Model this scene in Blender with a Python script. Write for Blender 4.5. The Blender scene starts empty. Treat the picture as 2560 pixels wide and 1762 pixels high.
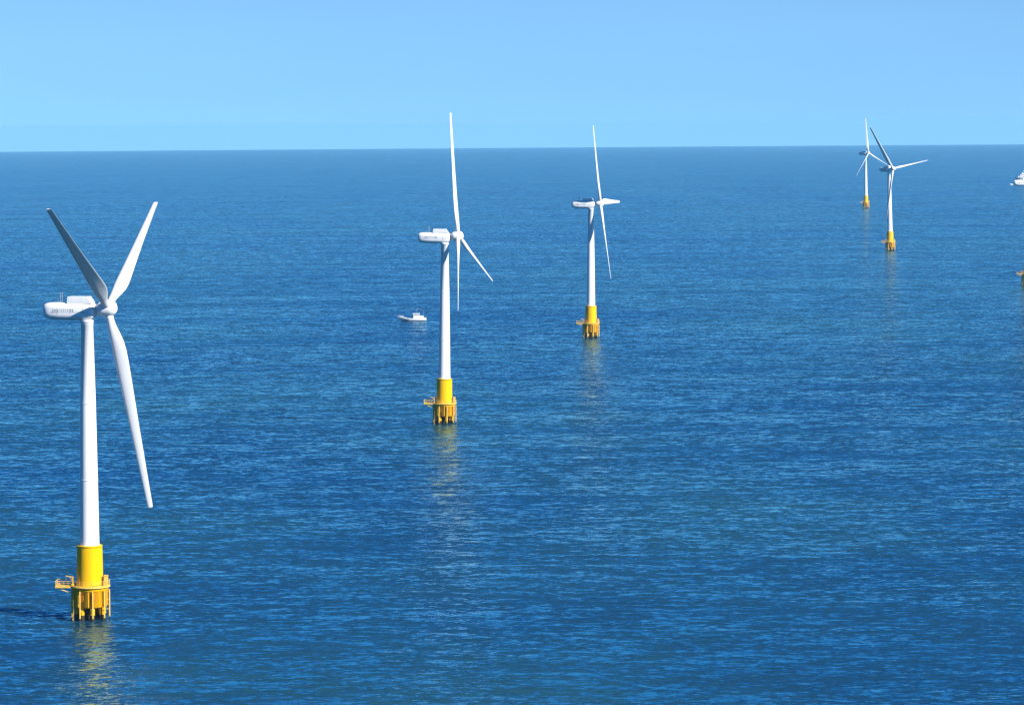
import bpy, bmesh, math, random
from mathutils import Vector, Matrix

scene = bpy.context.scene
COL = scene.collection
rad = math.radians
random.seed(7)

# ------------------------------------------------------------------ camera, sky, sun, exposure
EYE = 140.0                      # metres above the sea
EARTH = 6.371e6
SUN_EL, SUN_AZ = 34.0, 37.0      # elevation; azimuth from +X towards the camera

cam_d = bpy.data.cameras.new("camera")
cam_d.sensor_width = 36.0
cam_d.lens = 121.75
cam_d.clip_start = 1.0
cam_d.clip_end = 200000.0
cam = bpy.data.objects.new("camera", cam_d)
COL.objects.link(cam)
pitch, roll = rad(3.757), rad(0.42)
fw = Vector((0, math.cos(pitch), -math.sin(pitch)))
up = Vector((0, math.sin(pitch), math.cos(pitch)))
rt = Vector((1, 0, 0))
r2 = rt * math.cos(roll) - up * math.sin(roll)
u2 = up * math.cos(roll) + rt * math.sin(roll)
cam.matrix_world = Matrix(((r2.x, u2.x, -fw.x, 0), (r2.y, u2.y, -fw.y, 0), (r2.z, u2.z, -fw.z, EYE), (0, 0, 0, 1)))
scene.camera = cam

world = bpy.data.worlds.new("World")
scene.world = world
world.use_nodes = True
wn, wl = world.node_tree.nodes, world.node_tree.links
wn.clear()
w_out = wn.new("ShaderNodeOutputWorld")
w_bg = wn.new("ShaderNodeBackground")
w_bg.inputs[1].default_value = 0.097
sky = wn.new("ShaderNodeTexSky")
sky.sky_type = 'NISHITA'
sky.sun_disc = False
sky.sun_elevation = rad(SUN_EL)
sky.sun_rotation = rad(90 + SUN_AZ)
sky.altitude = 0
sky.air_density = 1.0
sky.dust_density = 0.3
sky.ozone_density = 3.0
# clear polar air: the whitish band of the model sky lies below the sea horizon
tc = wn.new("ShaderNodeTexCoord")
lift = wn.new("ShaderNodeVectorMath"); lift.operation = 'ADD'; lift.inputs[1].default_value = (0, 0, 0.22)
nrm = wn.new("ShaderNodeVectorMath"); nrm.operation = 'NORMALIZE'
grade = wn.new("ShaderNodeMix"); grade.data_type = 'RGBA'; grade.blend_type = 'MULTIPLY'
grade.inputs[0].default_value = 1.0
# polarised look of the photograph: pale along the horizon, deep blue higher up
sep = wn.new("ShaderNodeSeparateXYZ")
deep = wn.new("ShaderNodeValToRGB")
deep.color_ramp.elements[0].position = 0.0
deep.color_ramp.elements[0].color = (0.73, 1.0, 1.06, 1)
deep.color_ramp.elements[1].position = 0.045
deep.color_ramp.elements[1].color = (0.72, 0.96, 1.03, 1)
for p_, c_ in ((0.085, (0.11, 0.70, 1.04)), (0.16, (0.04, 0.49, 0.96)), (0.5, (0.06, 0.29, 0.60))):
    e_ = deep.color_ramp.elements.new(p_); e_.color = (*c_, 1)
wl.new(tc.outputs['Generated'], sep.inputs[0])
wl.new(sep.outputs[2], deep.inputs[0])
airm = wn.new("ShaderNodeMapping"); airm.inputs['Scale'].default_value = (9, 9, 60)
airn = wn.new("ShaderNodeTexNoise"); airn.inputs['Scale'].default_value = 1.0; airn.inputs['Detail'].default_value = 4
airr = wn.new("ShaderNodeMapRange"); airr.inputs['To Min'].default_value = 0.95; airr.inputs['To Max'].default_value = 1.05
airx = wn.new("ShaderNodeVectorMath"); airx.operation = 'MULTIPLY'
wl.new(tc.outputs['Generated'], airm.inputs[0]); wl.new(airm.outputs[0], airn.inputs['Vector'])
wl.new(airn.outputs[0], airr.inputs['Value'])
wl.new(deep.outputs[0], airx.inputs[0]); wl.new(airr.outputs[0], airx.inputs[1])
wl.new(airx.outputs[0], grade.inputs[7])
wl.new(tc.outputs['Generated'], lift.inputs[0])
wl.new(lift.outputs[0], nrm.inputs[0])
wl.new(nrm.outputs[0], sky.inputs[0])
wl.new(sky.outputs[0], grade.inputs[6])
wl.new(grade.outputs[2], w_bg.inputs[0])
wl.new(w_bg.outputs[0], w_out.inputs[0])

sun_d = bpy.data.lights.new("sun", 'SUN')
sun_d.energy = 4.6
sun_d.angle = rad(0.53)
sun_d.color = (1.0, 0.955, 0.88)
sun = bpy.data.objects.new("sun", sun_d)
COL.objects.link(sun)
to_sun = Vector((math.cos(rad(SUN_EL)) * math.cos(rad(SUN_AZ)), -math.cos(rad(SUN_EL)) * math.sin(rad(SUN_AZ)), math.sin(rad(SUN_EL))))
sun.rotation_euler = to_sun.to_track_quat('Z', 'Y').to_euler()
sun.location = (300, 0, 400)

vs = scene.view_settings
vs.view_transform = 'Standard'
vs.look = 'None'
vs.exposure = 0.97
vs.gamma = 1.0
vs.use_curve_mapping = False

cy = scene.cycles
cy.use_denoising = True
cy.max_bounces = 8
cy.volume_bounces = 1
cy.filter_width = 1.4
cy.caustics_reflective = False


# ------------------------------------------------------------------ materials
def new_mat(name):
    m = bpy.data.materials.new(name)
    m.use_nodes = True
    n, l = m.node_tree.nodes, m.node_tree.links
    return m, n, l, n["Principled BSDF"]


def paint(name, col, rough=0.45, wear=0.12, wear_col=None, scale=0.6, streak=True, spec=0.25):
    """painted steel: a base colour broken by faint vertical streaks of dirt"""
    m, n, l, p = new_mat(name)
    p.inputs['Roughness'].default_value = rough
    p.inputs['Specular IOR Level'].default_value = spec
    t = n.new("ShaderNodeTexCoord")
    mp = n.new("ShaderNodeMapping")
    mp.inputs['Scale'].default_value = (scale, scale, scale * (0.12 if streak else 1.0))
    nz = n.new("ShaderNodeTexNoise")
    nz.inputs['Scale'].default_value = 1.6
    nz.inputs['Detail'].default_value = 6
    nz.inputs['Roughness'].default_value = 0.65
    rp = n.new("ShaderNodeValToRGB")
    rp.color_ramp.elements[0].position = 0.42
    rp.color_ramp.elements[1].position = 0.75
    rp.color_ramp.elements[0].color = (0, 0, 0, 1)
    rp.color_ramp.elements[1].color = (1, 1, 1, 1)
    mul = n.new("ShaderNodeMath"); mul.operation = 'MULTIPLY'; mul.inputs[1].default_value = wear
    mx = n.new("ShaderNodeMix"); mx.data_type = 'RGBA'
    mx.inputs[6].default_value = (*col, 1)
    wc = wear_col or tuple(c * 0.55 for c in col)
    mx.inputs[7].default_value = (*wc, 1)
    l.new(t.outputs['Object'], mp.inputs[0]); l.new(mp.outputs[0], nz.inputs['Vector'])
    l.new(nz.outputs[0], rp.inputs[0]); l.new(rp.outputs[0], mul.inputs[0]); l.new(mul.outputs[0], mx.inputs[0])
    l.new(mx.outputs[2], p.inputs['Base Color'])
    return m


M = {}
M['white'] = paint("white_tower_paint", (0.76, 0.77, 0.77), 0.45, 0.16)
M['blade'] = paint("white_blade_gelcoat", (0.62, 0.63, 0.63), 0.45, 0.08)
M['nacelle'] = paint("white_nacelle_shell", (0.76, 0.77, 0.77), 0.45, 0.14)
M['grey'] = paint("grey_steel", (0.22, 0.25, 0.27), 0.5, 0.3)
M['yellow'] = paint("marine_yellow_paint", (0.78, 0.455, 0.002), 0.55, 0.4, (0.56, 0.22, 0.002), spec=0.03)
M['cap'] = paint("weathered_yellow_cap_paint", (0.82, 0.42, 0.003), 0.6, 0.4, (0.42, 0.13, 0.003), 0.9, spec=0.03)
M['rail'] = paint("pale_yellow_rail_paint", (0.70, 0.46, 0.08), 0.5, 0.2)
M['rust'] = paint("rusty_orange_steel", (0.50, 0.17, 0.01), 0.7, 0.4, (0.2, 0.06, 0.01))
M['growth_shade'] = paint("marine_growth_and_core_shade", (0.035, 0.028, 0.016), 0.8, 0.4, (0.01, 0.012, 0.008), 2.0, False)  # growth on piles and fenders; on the core pile also painted shade
M['mark'] = paint("faded_grey_marking", (0.36, 0.38, 0.40), 0.6, 0.3)
M['deck'] = paint("deck_grating", (0.30, 0.22, 0.06), 0.7, 0.3)
M['hull_white'] = paint("white_hull_paint", (0.80, 0.81, 0.82), 0.4, 0.15, (0.5, 0.42, 0.34))
M['hull_dark'] = paint("dark_blue_boot_paint", (0.02, 0.05, 0.12), 0.5, 0.3)
M['wood'] = paint("pale_deck_boards", (0.38, 0.33, 0.27), 0.7, 0.3)
M['glass'] = paint("dark_window_glass", (0.02, 0.03, 0.04), 0.08, 0.1)


def sea_material():
    m = bpy.data.materials.new("sea_water")
    m.use_nodes = True
    n, l = m.node_tree.nodes, m.node_tree.links
    n.clear()
    out = n.new("ShaderNodeOutputMaterial")
    tc = n.new("ShaderNodeTexCoord")
    geo = n.new("ShaderNodeNewGeometry")

    def vmath(op, a, b=None):
        v = n.new("ShaderNodeVectorMath"); v.operation = op
        for i, s in ((0, a), (1, b)):
            if s is None: continue
            if isinstance(s, tuple): v.inputs[i].default_value = s
            else: l.new(s, v.inputs[i])
        return v.outputs[0]

    # gusts: patches and long streaks where the chop is stronger or weaker
    gm = n.new("ShaderNodeMapping"); gm.inputs['Scale'].default_value = (0.004, 0.016, 1); gm.inputs['Rotation'].default_value = (0, 0, rad(5))
    gz = n.new("ShaderNodeTexNoise"); gz.inputs['Scale'].default_value = 1.0; gz.inputs['Detail'].default_value = 5; gz.inputs['Roughness'].default_value = 0.65
    l.new(tc.outputs['Object'], gm.inputs[0]); l.new(gm.outputs[0], gz.inputs['Vector'])
    gr = n.new("ShaderNodeMapRange")
    gr.inputs['From Min'].default_value = 0.34; gr.inputs['From Max'].default_value = 0.66
    gr.inputs['To Min'].default_value = 0.55; gr.inputs['To Max'].default_value = 1.3
    l.new(gz.outputs[0], gr.inputs['Value'])

    def slopes(scale, stretch, rot, amp, detail, gusty):
        rough = 0.6
        mp = n.new("ShaderNodeMapping")
        mp.inputs['Rotation'].default_value = (0, 0, rad(rot))
        mp.inputs['Scale'].default_value = (scale * stretch, scale, scale)
        nz = n.new("ShaderNodeTexNoise")
        nz.inputs['Scale'].default_value = 1.0
        nz.inputs['Detail'].default_value = detail
        nz.inputs['Roughness'].default_value = rough
        l.new(tc.outputs['Object'], mp.inputs[0]); l.new(mp.outputs[0], nz.inputs['Vector'])
        c = vmath('SUBTRACT', nz.outputs['Color'], (0.5, 0.5, 0.5))
        c = vmath('MULTIPLY', c, (amp * 0.9, amp, 0.0))
        return vmath('MULTIPLY', c, gr.outputs[0]) if gusty else c

    # wind sea: the steeper wave faces look towards the south (the viewer's shore)
    acc = vmath('ADD', geo.outputs['Normal'], (0.0, -SEA_LEE, 0.0))
    for args in SEA_WAVES:
        acc = vmath('ADD', acc, slopes(*args))
    # seen this low the backs of the waves hide behind their crests: only gentle back slopes remain
    sp = n.new("ShaderNodeSeparateXYZ"); l.new(acc, sp.inputs[0])
    mn = n.new("ShaderNodeMath"); mn.operation = 'MINIMUM'; mn.inputs[1].default_value = 0.03
    l.new(sp.outputs[1], mn.inputs[0])
    cb = n.new("ShaderNodeCombineXYZ")
    l.new(sp.outputs[0], cb.inputs[0]); l.new(mn.outputs[0], cb.inputs[1]); l.new(sp.outputs[2], cb.inputs[2])
    nor = vmath('NORMALIZE', cb.outputs[0])

    # body colour of the water: blue, drifting to green-blue in broad patches
    mp = n.new("ShaderNodeMapping"); mp.inputs['Scale'].default_value = (0.0045, 0.0022, 1)
    pz = n.new("ShaderNodeTexNoise"); pz.inputs['Scale'].default_value = 1.0; pz.inputs['Detail'].default_value = 4
    l.new(tc.outputs['Object'], mp.inputs[0]); l.new(mp.outputs[0], pz.inputs['Vector'])
    rp = n.new("ShaderNodeValToRGB")
    rp.color_ramp.elements[0].position = 0.38; rp.color_ramp.elements[0].color = (*SEA_BLUE, 1)
    rp.color_ramp.elements[1].position = 0.66; rp.color_ramp.elements[1].color = (*SEA_TEAL, 1)
    l.new(pz.outputs[0], rp.inputs[0])
    body = n.new("ShaderNodeBsdfDiffuse")
    l.new(rp.outputs[0], body.inputs['Color'])
    l.new(nor, body.inputs['Normal'])
    gl = n.new("ShaderNodeBsdfGlossy")
    gl.inputs['Color'].default_value = (*SEA_SPEC, 1)
    gl.inputs['Roughness'].default_value = 0.08
    l.new(nor, gl.inputs['Normal'])
    fr = n.new("ShaderNodeFresnel"); fr.inputs['IOR'].default_value = 1.5
    l.new(nor, fr.inputs['Normal'])
    mx = n.new("ShaderNodeMixShader")
    l.new(fr.outputs[0], mx.inputs[0]); l.new(body.outputs[0], mx.inputs[1]); l.new(gl.outputs[0], mx.inputs[2])
    l.new(mx.outputs[0], out.inputs['Surface'])
    return m


# (waves per metre, crest stretch, crest heading, slope, octaves)
SEA_WAVES = [(0.012, 0.30, 6, 0.06, 3, False), (0.10, 0.35, -8, 0.32, 3, True), (0.24, 0.40, 7, 0.68, 2, True), (0.60, 0.60, 12, 1.05, 3, True), (1.7, 0.6, -20, 0.55, 3, True)]
SEA_LEE = 0.10
SEA_BLUE, SEA_TEAL = (0.0055, 0.038, 0.085), (0.013, 0.062, 0.082)
SEA_SPEC = (0.57, 0.93, 1.0)


# ------------------------------------------------------------------ mesh helpers
def lathe(bm, prof, seg=40, mat=0, cx=0.0, cy_=0.0, cap=True):
    rings = []
    for r, z in prof:
        rings.append([bm.verts.new((cx + r * math.cos(2 * math.pi * i / seg), cy_ + r * math.sin(2 * math.pi * i / seg), z)) for i in range(seg)])
    for a, b in zip(rings, rings[1:]):
        for i in range(seg):
            f = bm.faces.new((a[i], a[(i + 1) % seg], b[(i + 1) % seg], b[i])); f.material_index = mat; f.smooth = True
    if cap:
        for f in (bm.faces.new(list(reversed(rings[0]))), bm.faces.new(rings[-1])):
            f.material_index = mat
            for e in f.edges: e.smooth = False


def tube(bm, p, q, r, seg=8, mat=0, r2_=None):
    p, q = Vector(p), Vector(q)
    d = (q - p).normalized()
    a = d.orthogonal().normalized(); b = d.cross(a)
    rings = []
    for c, rr in ((p, r), (q, r2_ if r2_ is not None else r)):
        rings.append([bm.verts.new(c + a * rr * math.cos(2 * math.pi * i / seg) + b * rr * math.sin(2 * math.pi * i / seg)) for i in range(seg)])
    for i in range(seg):
        f = bm.faces.new((rings[0][i], rings[0][(i + 1) % seg], rings[1][(i + 1) % seg], rings[1][i])); f.material_index = mat; f.smooth = True
    for f in (bm.faces.new(list(reversed(rings[0]))), bm.faces.new(rings[1])):
        f.material_index = mat
        for e in f.edges: e.smooth = False


def box(bm, x0, x1, y0, y1, z0, z1, bev=0.0, mat=0):
    g = bmesh.new()
    bmesh.ops.create_cube(g, size=1)
    for v in g.verts:
        v.co = Vector(((x0 + x1) / 2 + v.co.x * (x1 - x0), (y0 + y1) / 2 + v.co.y * (y1 - y0), (z0 + z1) / 2 + v.co.z * (z1 - z0)))
    if bev:
        bmesh.ops.bevel(g, geom=g.edges[:], offset=bev, segments=2, affect='EDGES')
    for f in g.faces: f.material_index = mat
    me = bpy.data.meshes.new("tmp"); g.to_mesh(me); g.free()
    bm.from_mesh(me); bpy.data.meshes.remove(me)


def loft(bm, sections, mat=0, smooth=True, close=True):
    rings = [[bm.verts.new(p) for p in s] for s in sections]
    k = len(rings[0])
    for a, b in zip(rings, rings[1:]):
        for i in range(k):
            f = bm.faces.new((a[i], a[(i + 1) % k], b[(i + 1) % k], b[i])); f.material_index = mat; f.smooth = smooth
    if close:
        bm.faces.new(list(reversed(rings[0]))).material_index = mat
        bm.faces.new(rings[-1]).material_index = mat


def mesh(name, bm, *mats):
    bmesh.ops.recalc_face_normals(bm, faces=bm.faces[:])
    me = bpy.data.meshes.new(name)
    bm.to_mesh(me); bm.free()
    for m_ in mats: me.materials.append(m_)
    return me


def link(name, me, parent=None, mat=None):
    o = bpy.data.objects.new(name, me)
    COL.objects.link(o)
    if parent: o.parent = parent
    if mat is not None: o.matrix_local = mat
    return o


def thing(name, label, cat, loc, group=None, rot=None):
    o = bpy.data.objects.new(name, None)
    COL.objects.link(o)
    o.empty_display_size = 2
    o.location = loc
    if rot: o.rotation_euler = rot
    o['label'] = label; o['category'] = cat
    if group: o['group'] = group
    return o


def sea_z(x, y):
    return -(x * x + y * y) / (2 * EARTH)


# ------------------------------------------------------------------ the sea: one curved sheet out past the horizon
def build_sea():
    bm = bmesh.new()
    seg = 256
    radii = []
    r = 20.0
    while r < 30000: radii.append(r); r *= 1.06
    while r < 60000: radii.append(r); r += 600
    c = bm.verts.new((0, 0, 0))
    prev = None
    for r in radii:
        ring = [bm.verts.new((r * math.sin(2 * math.pi * i / seg), r * math.cos(2 * math.pi * i / seg), -r * r / (2 * EARTH))) for i in range(seg)]
        for i in range(seg):
            j = (i + 1) % seg
            f = bm.faces.new((c, ring[j], ring[i])) if prev is None else bm.faces.new((prev[i], prev[j], ring[j], ring[i]))
            f.smooth = True
        prev = ring
    bmesh.ops.recalc_face_normals(bm, faces=bm.faces[:])
    bm.faces.ensure_lookup_table()
    if bm.faces[0].normal.z < 0:
        bmesh.ops.reverse_faces(bm, faces=bm.faces[:])
    me = bpy.data.meshes.new("sea"); bm.to_mesh(me); bm.free()
    me.materials.append(sea_material())
    o = link("sea", me)
    o['kind'] = 'structure'
    o['label'] = 'deep blue rippled sea reaching the horizon'
    return o


build_sea()


# ------------------------------------------------------------------ wind turbine parts (metres, origin at the waterline)
def tower_mesh():
    bm = bmesh.new()
    lathe(bm, [(2.80, 21.2), (2.79, 21.6), (2.55, 40), (2.2, 62), (1.72, 84.2), (1.85, 84.3), (1.85, 85.4)], 48)
    # flange rings between the tower sections
    for z, r in ((40, 2.57), (62, 2.22)):
        lathe(bm, [(r, z - 0.12), (r + 0.03, z - 0.1), (r + 0.03, z + 0.1), (r, z + 0.12)], 48)
    return mesh("tower", bm, M['white'])


def column_mesh():
    bm = bmesh.new()
    lathe(bm, [(3.75, 4.2), (3.75, 9.3), (3.72, 14.0), (3.60, 20.6), (3.60, 20.9), (3.68, 20.95), (3.68, 21.22), (3.66, 21.26), (3.60, 21.28), (2.9, 21.3)], 48)
    return mesh("column", bm, M['yellow'])


def cap_mesh():
    bm = bmesh.new()
    lathe(bm, [(4.55, 3.7), (4.9, 3.9), (4.9, 8.4), (5.25, 8.6), (5.25, 9.2), (3.8, 9.3)], 40)
    for k in range(10):      # stiffening ribs on the skirt
        a = 2 * math.pi * (k + 0.5) / 10
        tube(bm, (4.95 * math.cos(a), 4.95 * math.sin(a), 3.9), (4.95 * math.cos(a), 4.95 * math.sin(a), 8.5), 0.14, 6)
    return mesh("pile_cap", bm, M['cap'])


def pile_mesh():
    bm = bmesh.new()
    lathe(bm, [(0.72, -4.0), (0.72, 1.6)], 16, 1)
    lathe(bm, [(0.70, 1.6), (0.70, 4.0)], 16, 0)
    return mesh("pile", bm, M['cap'], M['growth_shade'])


def fender_mesh():
    bm = bmesh.new()
    tube(bm, (0, 0, -2.5), (0, 0, 0.8), 0.24, 10, 1)
    tube(bm, (0, 0, 0.8), (0, 0, 8.55), 0.22, 10, 0)
    for z in (2.9, 5.6, 8.0):
        tube(bm, (0, 0, z), (-0.75, 0, z), 0.13, 6, 0)
    return mesh("fender_post", bm, M['rail'], M['growth_shade'])


def core_mesh():
    bm = bmesh.new()
    lathe(bm, [(1.9, -4.0), (1.9, 3.9)], 24)
    return mesh("core_pile", bm, M['growth_shade'])  # dark to its top: the shade under the cap is put into its colour


def platform_mesh():
    bm = bmesh.new()
    lathe(bm, [(5.5, 9.3), (5.75, 9.35), (5.75, 9.75), (3.76, 9.77)], 40)
    box(bm, -9.6, -5.0, -3.2, 2.2, 9.36, 9.72, 0.04)
    for y in (-2.6, 1.6):
        tube(bm, (-9.4, y, 9.3), (-4.4, y, 7.6), 0.14, 6)
    return mesh("platform", bm, M['rail'])


def railing_mesh():
    bm = bmesh.new()
    pts = []
    R_ = 5.6
    for k in range(29):
        a = math.radians(-180 + 34 + k * (360 - 68 + 6) / 28)
        pts.append((R_ * math.cos(a), R_ * math.sin(a)))
    pts = [(-9.5, -3.1), (-8.3, -3.1), (-7.1, -3.1), (-5.9, -3.1)] + pts + [(-5.9, 2.1), (-7.1, 2.1), (-8.3, 2.1), (-9.5, 2.1), (-9.5, 0.4), (-9.5, -1.4), (-9.5, -3.1)]
    for (x, y) in pts[:-1]:
        tube(bm, (x, y, 9.7), (x, y, 11.25), 0.055, 5)
    for (a, b) in zip(pts, pts[1:]):
        for z, rr in ((10.2, 0.04), (10.7, 0.04), (11.25, 0.075)):
            tube(bm, (*a, z), (*b, z), rr, 5)
        # toe board
        tube(bm, (*a, 9.86), (*b, 9.86), 0.09, 4)
    return mesh("railing", bm, M['rail'])


def davit_mesh():
    bm = bmesh.new()
    tube(bm, (0, 0, 9.7), (0, 0, 12.5), 0.16, 10, 0, 0.12)
    tube(bm, (0, 0, 12.3), (-2.0, -0.4, 12.7), 0.1, 8)
    tube(bm, (0, 0, 11.2), (-1.0, -0.2, 12.45), 0.06, 6)
    tube(bm, (-1.9, -0.38, 12.6), (-1.9, -0.38, 11.9), 0.025, 5, 1)
    box(bm, -2.02, -1.78, -0.5, -0.26, 11.6, 11.95, 0.04, 1)
    box(bm, -0.4, 0.4, -0.45, 0.45, 9.72, 10.3, 0.06)
    return mesh("davit_crane", bm, M['yellow'], M['grey'])


def cabinet_mesh():
    bm = bmesh.new()
    box(bm, -0.55, 0.55, -0.9, 0.9, 9.78, 12.6, 0.08)
    box(bm, -0.62, 0.62, -0.97, 0.97, 12.6, 12.75, 0.03)
    for k in range(4):
        box(bm, 0.56, 0.60, -0.6, 0.6, 10.3 + k * 0.5, 10.5 + k * 0.5, 0, 1)
    return mesh("equipment_cabinet", bm, M['rail'], M['grey'])


def hatch_mesh():
    bm = bmesh.new()
    box(bm, -0.06, 0.06, -0.62, 0.62, -0.8, 0.8, 0.03)
    for y in (-0.45, 0.45):
        tube(bm, (0.03, y, -0.6), (0.1, y, 0.6), 0.04, 5)
    return mesh("hatch", bm, M['rust'])


def door_mesh():
    bm = bmesh.new()
    box(bm, -0.1, 0.08, -0.6, 0.6, 0, 2.3, 0.05)
    box(bm, 0.08, 0.12, -0.45, 0.45, 0.15, 2.1, 0.02)
    return mesh("door", bm, M['cap'])


def ladder_mesh():
    bm = bmesh.new()
    for y in (-0.32, 0.32):
        tube(bm, (0, y, -1.0), (0, y, 9.6), 0.08, 6)
    for k in range(24):
        tube(bm, (0, -0.32, 0.2 + k * 0.4), (0, 0.32, 0.2 + k * 0.4), 0.035, 4)
    return mesh("ladder", bm, M['rail'])


def nacelle_mesh():
    # local x points along the rotor axis, origin on the tower axis at shaft height
    bm = bmesh.new()
    def sec(x, hw, zt, zb, rr, drop=0.0):
        pts = []
        for (sx, sz, a0) in ((1, 1, 0), (-1, 1, 90), (-1, -1, 180), (1, -1, 270)):
            cxp = sx * (hw - rr); czp = (zt - rr) if sz > 0 else (zb + rr)
            for k in range(5):
                a = rad(a0 + 90 * k / 4)
                pts.append((x, cxp + rr * math.cos(a), czp + rr * math.sin(a)))
        return pts
    loft(bm, [sec(-12.9, 0.5, 0.7, -0.9, 0.45), sec(-12.75, 1.1, 1.25, -1.5, 0.9), sec(-12.35, 1.6, 1.7, -2.05, 1.3), sec(-11.6, 1.98, 1.98, -2.45, 1.55),
              sec(-10.4, 2.2, 2.12, -2.7, 1.6), sec(-7.5, 2.3, 2.18, -2.8, 1.6), sec(-2.0, 2.3, 2.18, -2.8, 1.5), sec(1.2, 2.2, 2.1, -2.7, 1.5),
              sec(2.2, 1.95, 1.8, -2.2, 1.5), sec(2.6, 1.6, 1.5, -1.6, 1.4)])
    # yaw bearing skirt over the tower head
    lathe(bm, [(2.0, -3.45), (2.1, -3.2), (2.1, -2.7)], 32)
    # panel seams along the flank
    for s in (-1, 1):
        box(bm, -10.0, 1.0, s * 2.28 - 0.03, s * 2.28 + 0.03, -0.62, -0.52, 0, 1)
        for x in (-8.2, -4.4, -0.6):
            box(bm, x - 0.04, x + 0.04, s * 2.282 - 0.03, s * 2.282 + 0.03, -1.2, 0.55, 0, 1)
    box(bm, -10.0, 1.0, -0.9, 0.9, -2.84, -2.76, 0, 1)
    return mesh("nacelle", bm, M['nacelle'], M['grey'])


def cooler_mesh():
    bm = bmesh.new()
    g = [(-5.4, 1.9), (-5.2, 3.85), (0.6, 3.85), (1.9, 2.0)]
    loft(bm, [[(x, y, z) for x, z in g] for y in (-1.8, 1.8)], 0, False)
    for k in range(6):
        x = -4.7 + k * 0.8
        box(bm, x, x + 0.45, -1.84, 1.84, 2.4, 3.4, 0, 0)
    return mesh("roof_housing", bm, M['nacelle'], M['grey'])


def vane_mesh():
    bm = bmesh.new()
    for y in (-0.9, 0.9):
        tube(bm, (-7.6, y, 2.0), (-7.6, y, 5.0), 0.09, 6)
        tube(bm, (-7.9, y, 4.6), (-7.2, y, 4.6), 0.07, 5)
    tube(bm, (-7.6, -0.9, 3.9), (-7.6, 0.9, 3.9), 0.07, 5)
    tube(bm, (-8.6, 0, 2.0), (-8.6, 0, 3.4), 0.07, 6)
    return mesh("wind_vane", bm, M['grey'])


def mark_mesh(s):
    # worn, unreadable grey letter marks along the nacelle flank
    bm = bmesh.new()
    rnd = random.Random(3)
    x = -9.4
    y0, y1 = sorted((s * 2.24, s * 2.325))
    while x < -3.2:
        w = rnd.uniform(0.28, 0.5)
        box(bm, x, x + w * 0.35, y0, y1, -0.45, 0.35)
        box(bm, x + w * 0.36, x + w, y0, y1, rnd.choice((-0.45, -0.1, 0.12)), 0.35 if rnd.random() < 0.4 else 0.2)
        x += w + 0.22
    return mesh("lettering", bm, M['mark'])


def hub_mesh():
    # spinner: local x forward, origin at the blade crossing
    bm = bmesh.new()
    prof = [(1.65, -3.1), (1.7, -2.6), (2.15, -2.2), (2.3, -1.4), (2.32, 0.4), (2.2, 1.2), (1.85, 1.9), (1.25, 2.4), (0.6, 2.62), (0.12, 2.68)]
    seg = 32
    loft(bm, [[(x, r * math.cos(2 * math.pi * i / seg), r * math.sin(2 * math.pi * i / seg)) for i in range(seg)] for r, x in prof])
    return mesh("hub", bm, M['nacelle'])


def blade_mesh(L):
    # span along +Z from the hub centre, trailing edge on +X
    bm = bmesh.new()
    st = [(1.6, 2.1, 1.0, 0), (3.2, 2.1, 1.0, 0), (5.0, 2.35, 0.86, 3), (7.5, 3.2, 0.56, 10), (10.0, 3.95, 0.38, 11), (12.5, 4.25, 0.31, 10),
          (16, 4.15, 0.27, 8), (21, 3.8, 0.24, 6), (27, 3.35, 0.22, 4.5), (34, 2.85, 0.20, 3), (41, 2.45, 0.19, 2), (48, 2.05, 0.18, 1),
          (53.5, 1.72, 0.17, 0.4), (56.8, 1.58, 0.17, 0), (57.7, 1.45, 0.17, 0), (58.0, 1.1, 0.18, 0)]
    secs = []
    n = 20
    for z, c, th, tw in st:
        z = z * L / 58.0
        pts = []
        for i in range(n):
            a = 2 * math.pi * i / n
            blend = min(1.0, max(0.0, (1.0 - th) / 0.55))
            cxx = 0.5 * (1 + math.cos(a))                     # 0 leading .. 1 trailing
            yc = 0.5 * th * math.sin(a)
            # aerofoil thickness: full towards the nose, sharp at the tail
            ya = 0.5 * th * math.sin(a) * (1.25 - 0.95 * cxx) * 1.25 + 0.03 * math.sin(math.pi * cxx)
            y = yc * (1 - blend) + ya * blend
            x = cxx - (0.5 * (1 - blend) + 0.30 * blend)
            x, y = x * c, y * c
            t = rad(tw)
            pts.append((x * math.cos(t) - y * math.sin(t), x * math.sin(t) + y * math.cos(t), z))
        secs.append(pts)
    loft(bm, secs)
    return mesh("blade", bm, M['blade'])


P = dict(tower=tower_mesh(), column=column_mesh(), pile_cap=cap_mesh(), pile=pile_mesh(), fender_post=fender_mesh(), core_pile=core_mesh(),
         platform=platform_mesh(), railing=railing_mesh(), davit_crane=davit_mesh(), equipment_cabinet=cabinet_mesh(), hatch=hatch_mesh(),
         door=door_mesh(), ladder=ladder_mesh(), nacelle=nacelle_mesh(), roof_housing=cooler_mesh(), wind_vane=vane_mesh(), lettering=mark_mesh(-1),
         hub=hub_mesh(), blade=blade_mesh(58.0))


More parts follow.
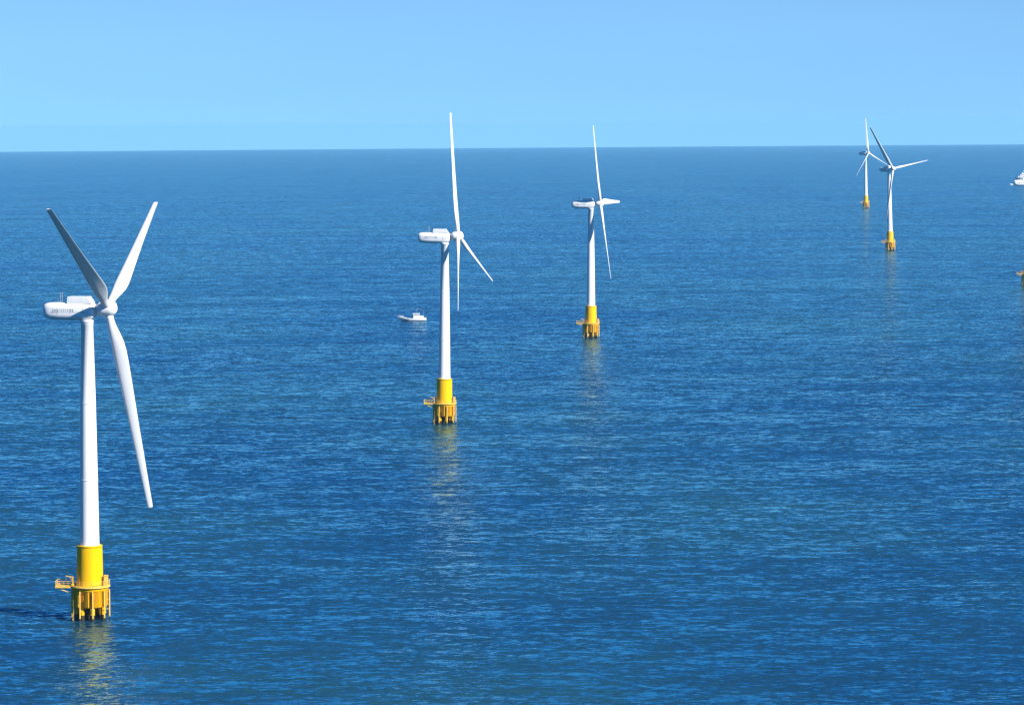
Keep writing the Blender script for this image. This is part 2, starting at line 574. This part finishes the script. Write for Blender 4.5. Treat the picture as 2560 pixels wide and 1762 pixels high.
def wind_turbine(x, y, psi, tilt, phase, cone, lean, hubh, over, pitch_deg, label, blade_len=58.0):
    root = thing("wind_turbine", label, "wind turbine", (x, y, sea_z(x, y)), "offshore wind turbines", (0, rad(lean), 0))
    T = Matrix.Translation
    RZ = lambda a: Matrix.Rotation(a, 4, 'Z')
    tw = link("tower", P['tower'], root)
    col = link("column", P['column'], root)
    link("door", P['door'], col, RZ(rad(215)) @ T((3.72, 0, 9.8)))
    cap = link("pile_cap", P['pile_cap'], root)
    for a in (-112, -72):
        link("hatch", P['hatch'], cap, RZ(rad(a)) @ T((4.95, 0, 6.6)))
    for k in range(8):
        link("pile", P['pile'], root, RZ(2 * math.pi * (k + 0.35) / 8) @ T((3.9, 0, 0)))
    link("core_pile", P['core_pile'], root)
    for k in range(9):
        link("fender_post", P['fender_post'], root, RZ(2 * math.pi * (k + 0.1) / 9) @ T((5.45, 0, 0)))
    pl = link("platform", P['platform'], root)
    link("railing", P['railing'], pl)
    link("davit_crane", P['davit_crane'], root, T((-4.7, -1.6, 0)))
    link("equipment_cabinet", P['equipment_cabinet'], root, T((4.7, -1.2, 0)))
    link("ladder", P['ladder'], root, RZ(rad(-150)) @ T((5.35, 0, 0)))
    # nacelle and rotor turn together about the tower axis
    dz = hubh
    yaw = RZ(rad(-psi))
    tl = Matrix.Rotation(rad(-tilt), 4, 'Y')
    nac = link("nacelle", P['nacelle'], root, yaw @ T((0, 0, dz - 0.55)))
    for nm in ("roof_housing", "wind_vane", "lettering"):
        link(nm, P[nm], nac)
    hubm = yaw @ T((over, 0, dz)) @ tl
    link("hub", P['hub'], root, hubm)
    for k in range(3):
        t = rad(phase + 120 * k)
        # in the hub frame: x axis of rotation, z up, -y towards the camera side
        span = Vector((math.sin(rad(cone)), -math.sin(t) * math.cos(rad(cone)), math.cos(t) * math.cos(rad(cone))))
        tang = Vector((0, -math.cos(t), -math.sin(t)))
        ax = span.cross(tang).normalized()
        if ax.x < 0: ax = -ax
        pp = rad(pitch_deg)
        cx = (tang * math.cos(pp) + ax * math.sin(pp)).normalized()
        cyv = span.cross(cx)
        mm = Matrix(((cx.x, cyv.x, span.x, 0), (cx.y, cyv.y, span.y, 0), (cx.z, cyv.z, span.z, 0), (0, 0, 0, 1)))
        link("blade", P['blade'], root, hubm @ mm @ Matrix.Diagonal((1, 1, blade_len / 58.0, 1)))
    return root


wind_turbine(-121.2, 983.9, 10.8, 8.4, 59.8, 3.3, 0.26, 89.0, 6.2, 88,
             "nearest and largest white turbine, its upper left blade in dark shade")
wind_turbine(-32.2, 1627.4, 9.5, 7.2, 5.3, 4.6, 0.68, 88.4, 6.2, -18,
             "white turbine right beside the fishing boat, one blade straight up, one angled down right")
wind_turbine(52.1, 2279.5, 9.2, 6.8, 28.8, 5.2, 0.33, 88.7, 6.2, -10,
             "white mid-picture turbine with slender blade up and one short blade pointing level right")
wind_turbine(417.0, 3809.2, 46.2, 5.5, 37.7, 2.9, -0.9, 90.0, 5.9, -75,
             "white turbine with dark nacelle and dark upper blade, in front of the farthest turbine")
wind_turbine(590.1, 5759.2, 37.2, 1.4, 129.7, 2.3, -0.39, 91.5, 5.8, -45,
             "farthest and smallest turbine, two pale blades hanging low and one straight up")
wind_turbine(443.8, 2974.1, 0.0, 5.0, 20.0, 2.0, 0.3, 88.7, 6.2, 20,
             "turbine mostly cut off by the right edge, only its yellow foundation showing")


# ------------------------------------------------------------------ boats
def hull_mesh(L, B, fb_mid, fb_bow, fb_stern, draft, rake, mats, boot=0.5, bulwark=0.0, name="hull"):
    """bow at -X; keel below the waterline, flared and raked stem"""
    bm = bmesh.new()
    N = 18
    secs = []
    for i in range(N):
        s = i / (N - 1)                      # 0 bow .. 1 stern
        w = (1 - (1 - min(1, s / 0.42)) ** 2.1) if s < 0.42 else 1 - 0.14 * ((s - 0.42) / 0.58) ** 2
        w = max(w, 0.015)
        if s < 0.5: fb = fb_mid + (fb_bow - fb_mid) * (1 - s / 0.5) ** 2
        else: fb = fb_mid + (fb_stern - fb_mid) * ((s - 0.5) / 0.5) ** 2
        pts = []
        half = []
        for (zz, k) in ((fb, 1.0), (fb * 0.55, 0.95), (boot, 0.88), (0.0, 0.84), (-draft * 0.6, 0.62), (-draft, 0.06)):
            hh = max(0.0, zz) / fb_bow
            x = -L / 2 + s * L + rake * (1 - hh) * (1 - s) ** 1.5
            kk = k if zz > 0 else k
            flare = 1 - (1 - kk) * (1 + 1.2 * (1 - s))
            half.append((x, B / 2 * w * max(0.03, flare), zz))
        pts = [(x, -yy, z) for x, yy, z in half] + [(x, yy, z) for x, yy, z in reversed(half)]
        secs.append(pts)
    rings = [[bm.verts.new(p) for p in s_] for s_ in secs]
    k = len(rings[0])
    for a, b in zip(rings, rings[1:]):
        for i in range(k - 1):
            f = bm.faces.new((a[i], a[i + 1], b[i + 1], b[i])); f.smooth = True
            lower = min(i, k - 2 - i)
            f.material_index = 1 if lower >= 2 else 0
    bm.faces.new(rings[0]); bm.faces.new(list(reversed(rings[-1])))
    # deck a little below the rail
    dk = []
    for s_ in secs:
        a, b = Vector(s_[0]), Vector(s_[-1])
        d_ = Vector((0, 0, -bulwark))
        dk.append((bm.verts.new(a * 0.999 + d_ + Vector((0, 0.05, 0))), bm.verts.new(b * 0.999 + d_ - Vector((0, 0.05, 0)))))
    for (a, b), (c, d) in zip(dk, dk[1:]):
        f = bm.faces.new((a, b, d, c)); f.material_index = 2
    me = bpy.data.meshes.new(name)
    bmesh.ops.recalc_face_normals(bm, faces=bm.faces[:])
    bm.to_mesh(me); bm.free()
    for m_ in mats: me.materials.append(m_)
    return me


def fishing_boat(x, y, rot):
    r = thing("fishing_boat", "small white fishing boat with wheelhouse and mast, left of the second nearest turbine", "boat", (x, y, sea_z(x, y)), None, (0, 0, rot))
    h = link("hull", hull_mesh(21, 5.4, 2.1, 3.5, 2.3, 1.6, 3.8, (M['hull_white'], M['hull_dark'], M['wood']), 0.55, 0.8), r)
    bm = bmesh.new()
    box(bm, 1.2, 8.6, -2.0, 2.0, 1.3, 3.6, 0.12)
    box(bm, 1.0, 5.6, -1.8, 1.8, 3.6, 5.2, 0.15)
    box(bm, 0.7, 6.0, -2.0, 2.0, 5.2, 5.42, 0.05)
    wh = link("wheelhouse", mesh("wheelhouse", bm, M['hull_white']), r)
    bm = bmesh.new()
    for k in range(4):
        for s in (-1, 1):
            y0, y1 = sorted((s * 1.79, s * 1.83))
            box(bm, 1.35 + k * 1.05, 2.15 + k * 1.05, y0, y1, 4.05, 4.8)
    for k in range(3):
        box(bm, 0.97, 1.02, -1.45 + k * 1.0, -0.6 + k * 1.0, 4.1, 4.85)
    link("window", mesh("window", bm, M['glass']), wh)
    bm = bmesh.new()
    tube(bm, (3.9, 0, 5.3), (3.9, 0, 9.6), 0.13, 8, 0, 0.07)
    tube(bm, (3.2, -1.2, 7.6), (3.2, 1.2, 7.6), 0.06, 6)
    tube(bm, (3.9, 0, 9.2), (8.8, 0, 7.0), 0.05, 5)
    tube(bm, (8.8, 0, 3.4), (8.8, 0, 7.3), 0.09, 6)
    tube(bm, (3.9, 0, 9.4), (-8.6, 0, 4.0), 0.03, 4)
    box(bm, 3.3, 4.5, -0.15, 0.15, 8.0, 8.25, 0.04)
    link("mast", mesh("mast", bm, M['grey']), r)
    bm = bmesh.new()
    for s in (-1, 1):
        for k in range(6):
            xx = -9.6 + k * 0.75; yy = s * (0.35 + 0.34 * k)
            tube(bm, (xx, yy, 3.3 - k * 0.17), (xx, yy, 4.3 - k * 0.17), 0.05, 5)
            if k < 5:
                tube(bm, (xx, yy, 4.3 - k * 0.17), (xx + 0.75, yy + s * 0.34, 4.13 - k * 0.17), 0.05, 5)
    link("bow_rail", mesh("bow_rail", bm, M['hull_white']), r)
    bm = bmesh.new()
    box(bm, -3.6, -1.6, -1.0, 1.0, 1.3, 2.5, 0.1)
    tube(bm, (-0.9, -0.9, 1.9), (-0.9, 0.9, 1.9), 0.45, 10)
    link("net_winch", mesh("net_winch", bm, M['grey']), r)
    return r


fishing_boat(-72.2, 2493.0, rad(4))


def passenger_ship(x, y, rot):
    r = thing("passenger_ship", "distant white ship with stepped decks, cut off by the right edge", "ship", (x, y, sea_z(x, y)), None, (0, 0, rot))
    link("hull", hull_mesh(96, 15, 11.0, 12.2, 11.0, 4, 5, (M['hull_white'], M['hull_dark'], M['wood']), 1.4, 0.4, "ship_hull"), r)
    bm = bmesh.new()
    tiers = ((-40, 38, 6.2, 10.6, 15.2), (-35, 32, 5.9, 15.2, 19.2), (-30.5, 26, 5.4, 19.2, 23.4), (-26.5, 14, 5.0, 23.4, 28.0), (-25, -6, 4.4, 28.0, 32.5))
    for x0, x1, hw, z0, z1 in tiers:
        box(bm, x0, x1, -hw, hw, z0, z1 - 0.35, 0.25)
        box(bm, x0 - 0.7, x1 + 0.7, -hw - 0.5, hw + 0.5, z1 - 0.35, z1 - 0.004, 0.08)
    sup = link("superstructure", mesh("superstructure", bm, M['hull_white']), r)
    bm = bmesh.new()
    for x0, x1, hw, z0, z1 in tiers:
        k = x0 + 2.5
        while k < x1 - 2.5:
            for s in (-1, 1):
                y0, y1 = sorted((s * (hw - 0.02), s * (hw + 0.03)))
                box(bm, k, k + 1.3, y0, y1, z1 - 2.0, z1 - 1.0)
            k += 2.3
    link("window", mesh("window", bm, M['glass']), sup)
    bm = bmesh.new()
    tube(bm, (-10, 0, 32), (-10, 0, 42), 0.5, 8, 0, 0.25)
    tube(bm, (-10, -3, 38), (-10, 3, 38), 0.2, 6)
    box(bm, -12, -8, -0.4, 0.4, 40, 40.6, 0.1)
    link("mast", mesh("mast", bm, M['hull_white']), r)
    bm = bmesh.new()
    loft(bm, [[(10 + a, b, 27.0) for a, b in ((0, -2), (6, -2), (6, 2), (0, 2))], [(12 + a, b * 0.8, 35.0) for a, b in ((0, -2), (5, -2), (5, 2), (0, 2))]], 0, False)
    link("funnel", mesh("funnel", bm, M['hull_dark']), r)
    return r


passenger_ship(1249.0, 8264.6, rad(-3))


def motor_boat(x, y, rot):
    r = thing("motor_boat", "tiny white motor boat below the bow of the distant ship", "boat", (x, y, sea_z(x, y)), None, (0, 0, rot))
    link("hull", hull_mesh(8.5, 2.8, 1.3, 1.9, 1.3, 0.6, 1.4, (M['hull_white'], M['hull_dark'], M['hull_white']), 0.2, 0.2, "motor_boat_hull"), r)
    bm = bmesh.new()
    loft(bm, [[(-1.8, -1.1, 1.1), (2.0, -1.1, 1.1), (2.0, 1.1, 1.1), (-1.8, 1.1, 1.1)], [(-0.9, -0.95, 2.7), (1.8, -0.95, 2.7), (1.8, 0.95, 2.7), (-0.9, 0.95, 2.7)]], 0, False)
    r.scale = (1.15, 1.15, 1.25)
    c = link("cabin", mesh("cabin", bm, M['hull_white']), r)
    bm = bmesh.new()
    for s in (-1, 1):
        y0, y1 = sorted((s * 1.0, s * 1.06))
        box(bm, -0.6, 1.5, y0, y1, 1.75, 2.35)
    link("window", mesh("window", bm, M['glass']), c)
    return r


motor_boat(1140.0, 7900.0, rad(8))


# ------------------------------------------------------------------ sea haze: an even body of air over the whole scene
def build_haze():
    bm = bmesh.new()
    E_ = 62000.0
    box(bm, -E_, E_, -E_, E_, -E_ * E_ * 2 / (2 * EARTH) - 40, 160.0)
    me = bpy.data.meshes.new("haze"); bm.to_mesh(me); bm.free()
    m = bpy.data.materials.new("sea_haze"); m.use_nodes = True
    n, l = m.node_tree.nodes, m.node_tree.links
    n.clear()
    out = n.new("ShaderNodeOutputMaterial")
    v = n.new("ShaderNodeVolumePrincipled")
    v.inputs['Color'].default_value = (*HAZE_COL, 1)
    v.inputs['Density'].default_value = HAZE_DENSITY
    v.inputs['Anisotropy'].default_value = 0.0
    l.new(v.outputs[0], out.inputs['Volume'])
    me.materials.append(m)
    o = link("haze", me)
    o['kind'] = 'stuff'
    o['label'] = 'pale blue sea haze towards the horizon'


HAZE_COL, HAZE_DENSITY = (0.315, 0.67, 0.92), 1.9e-5
build_haze()
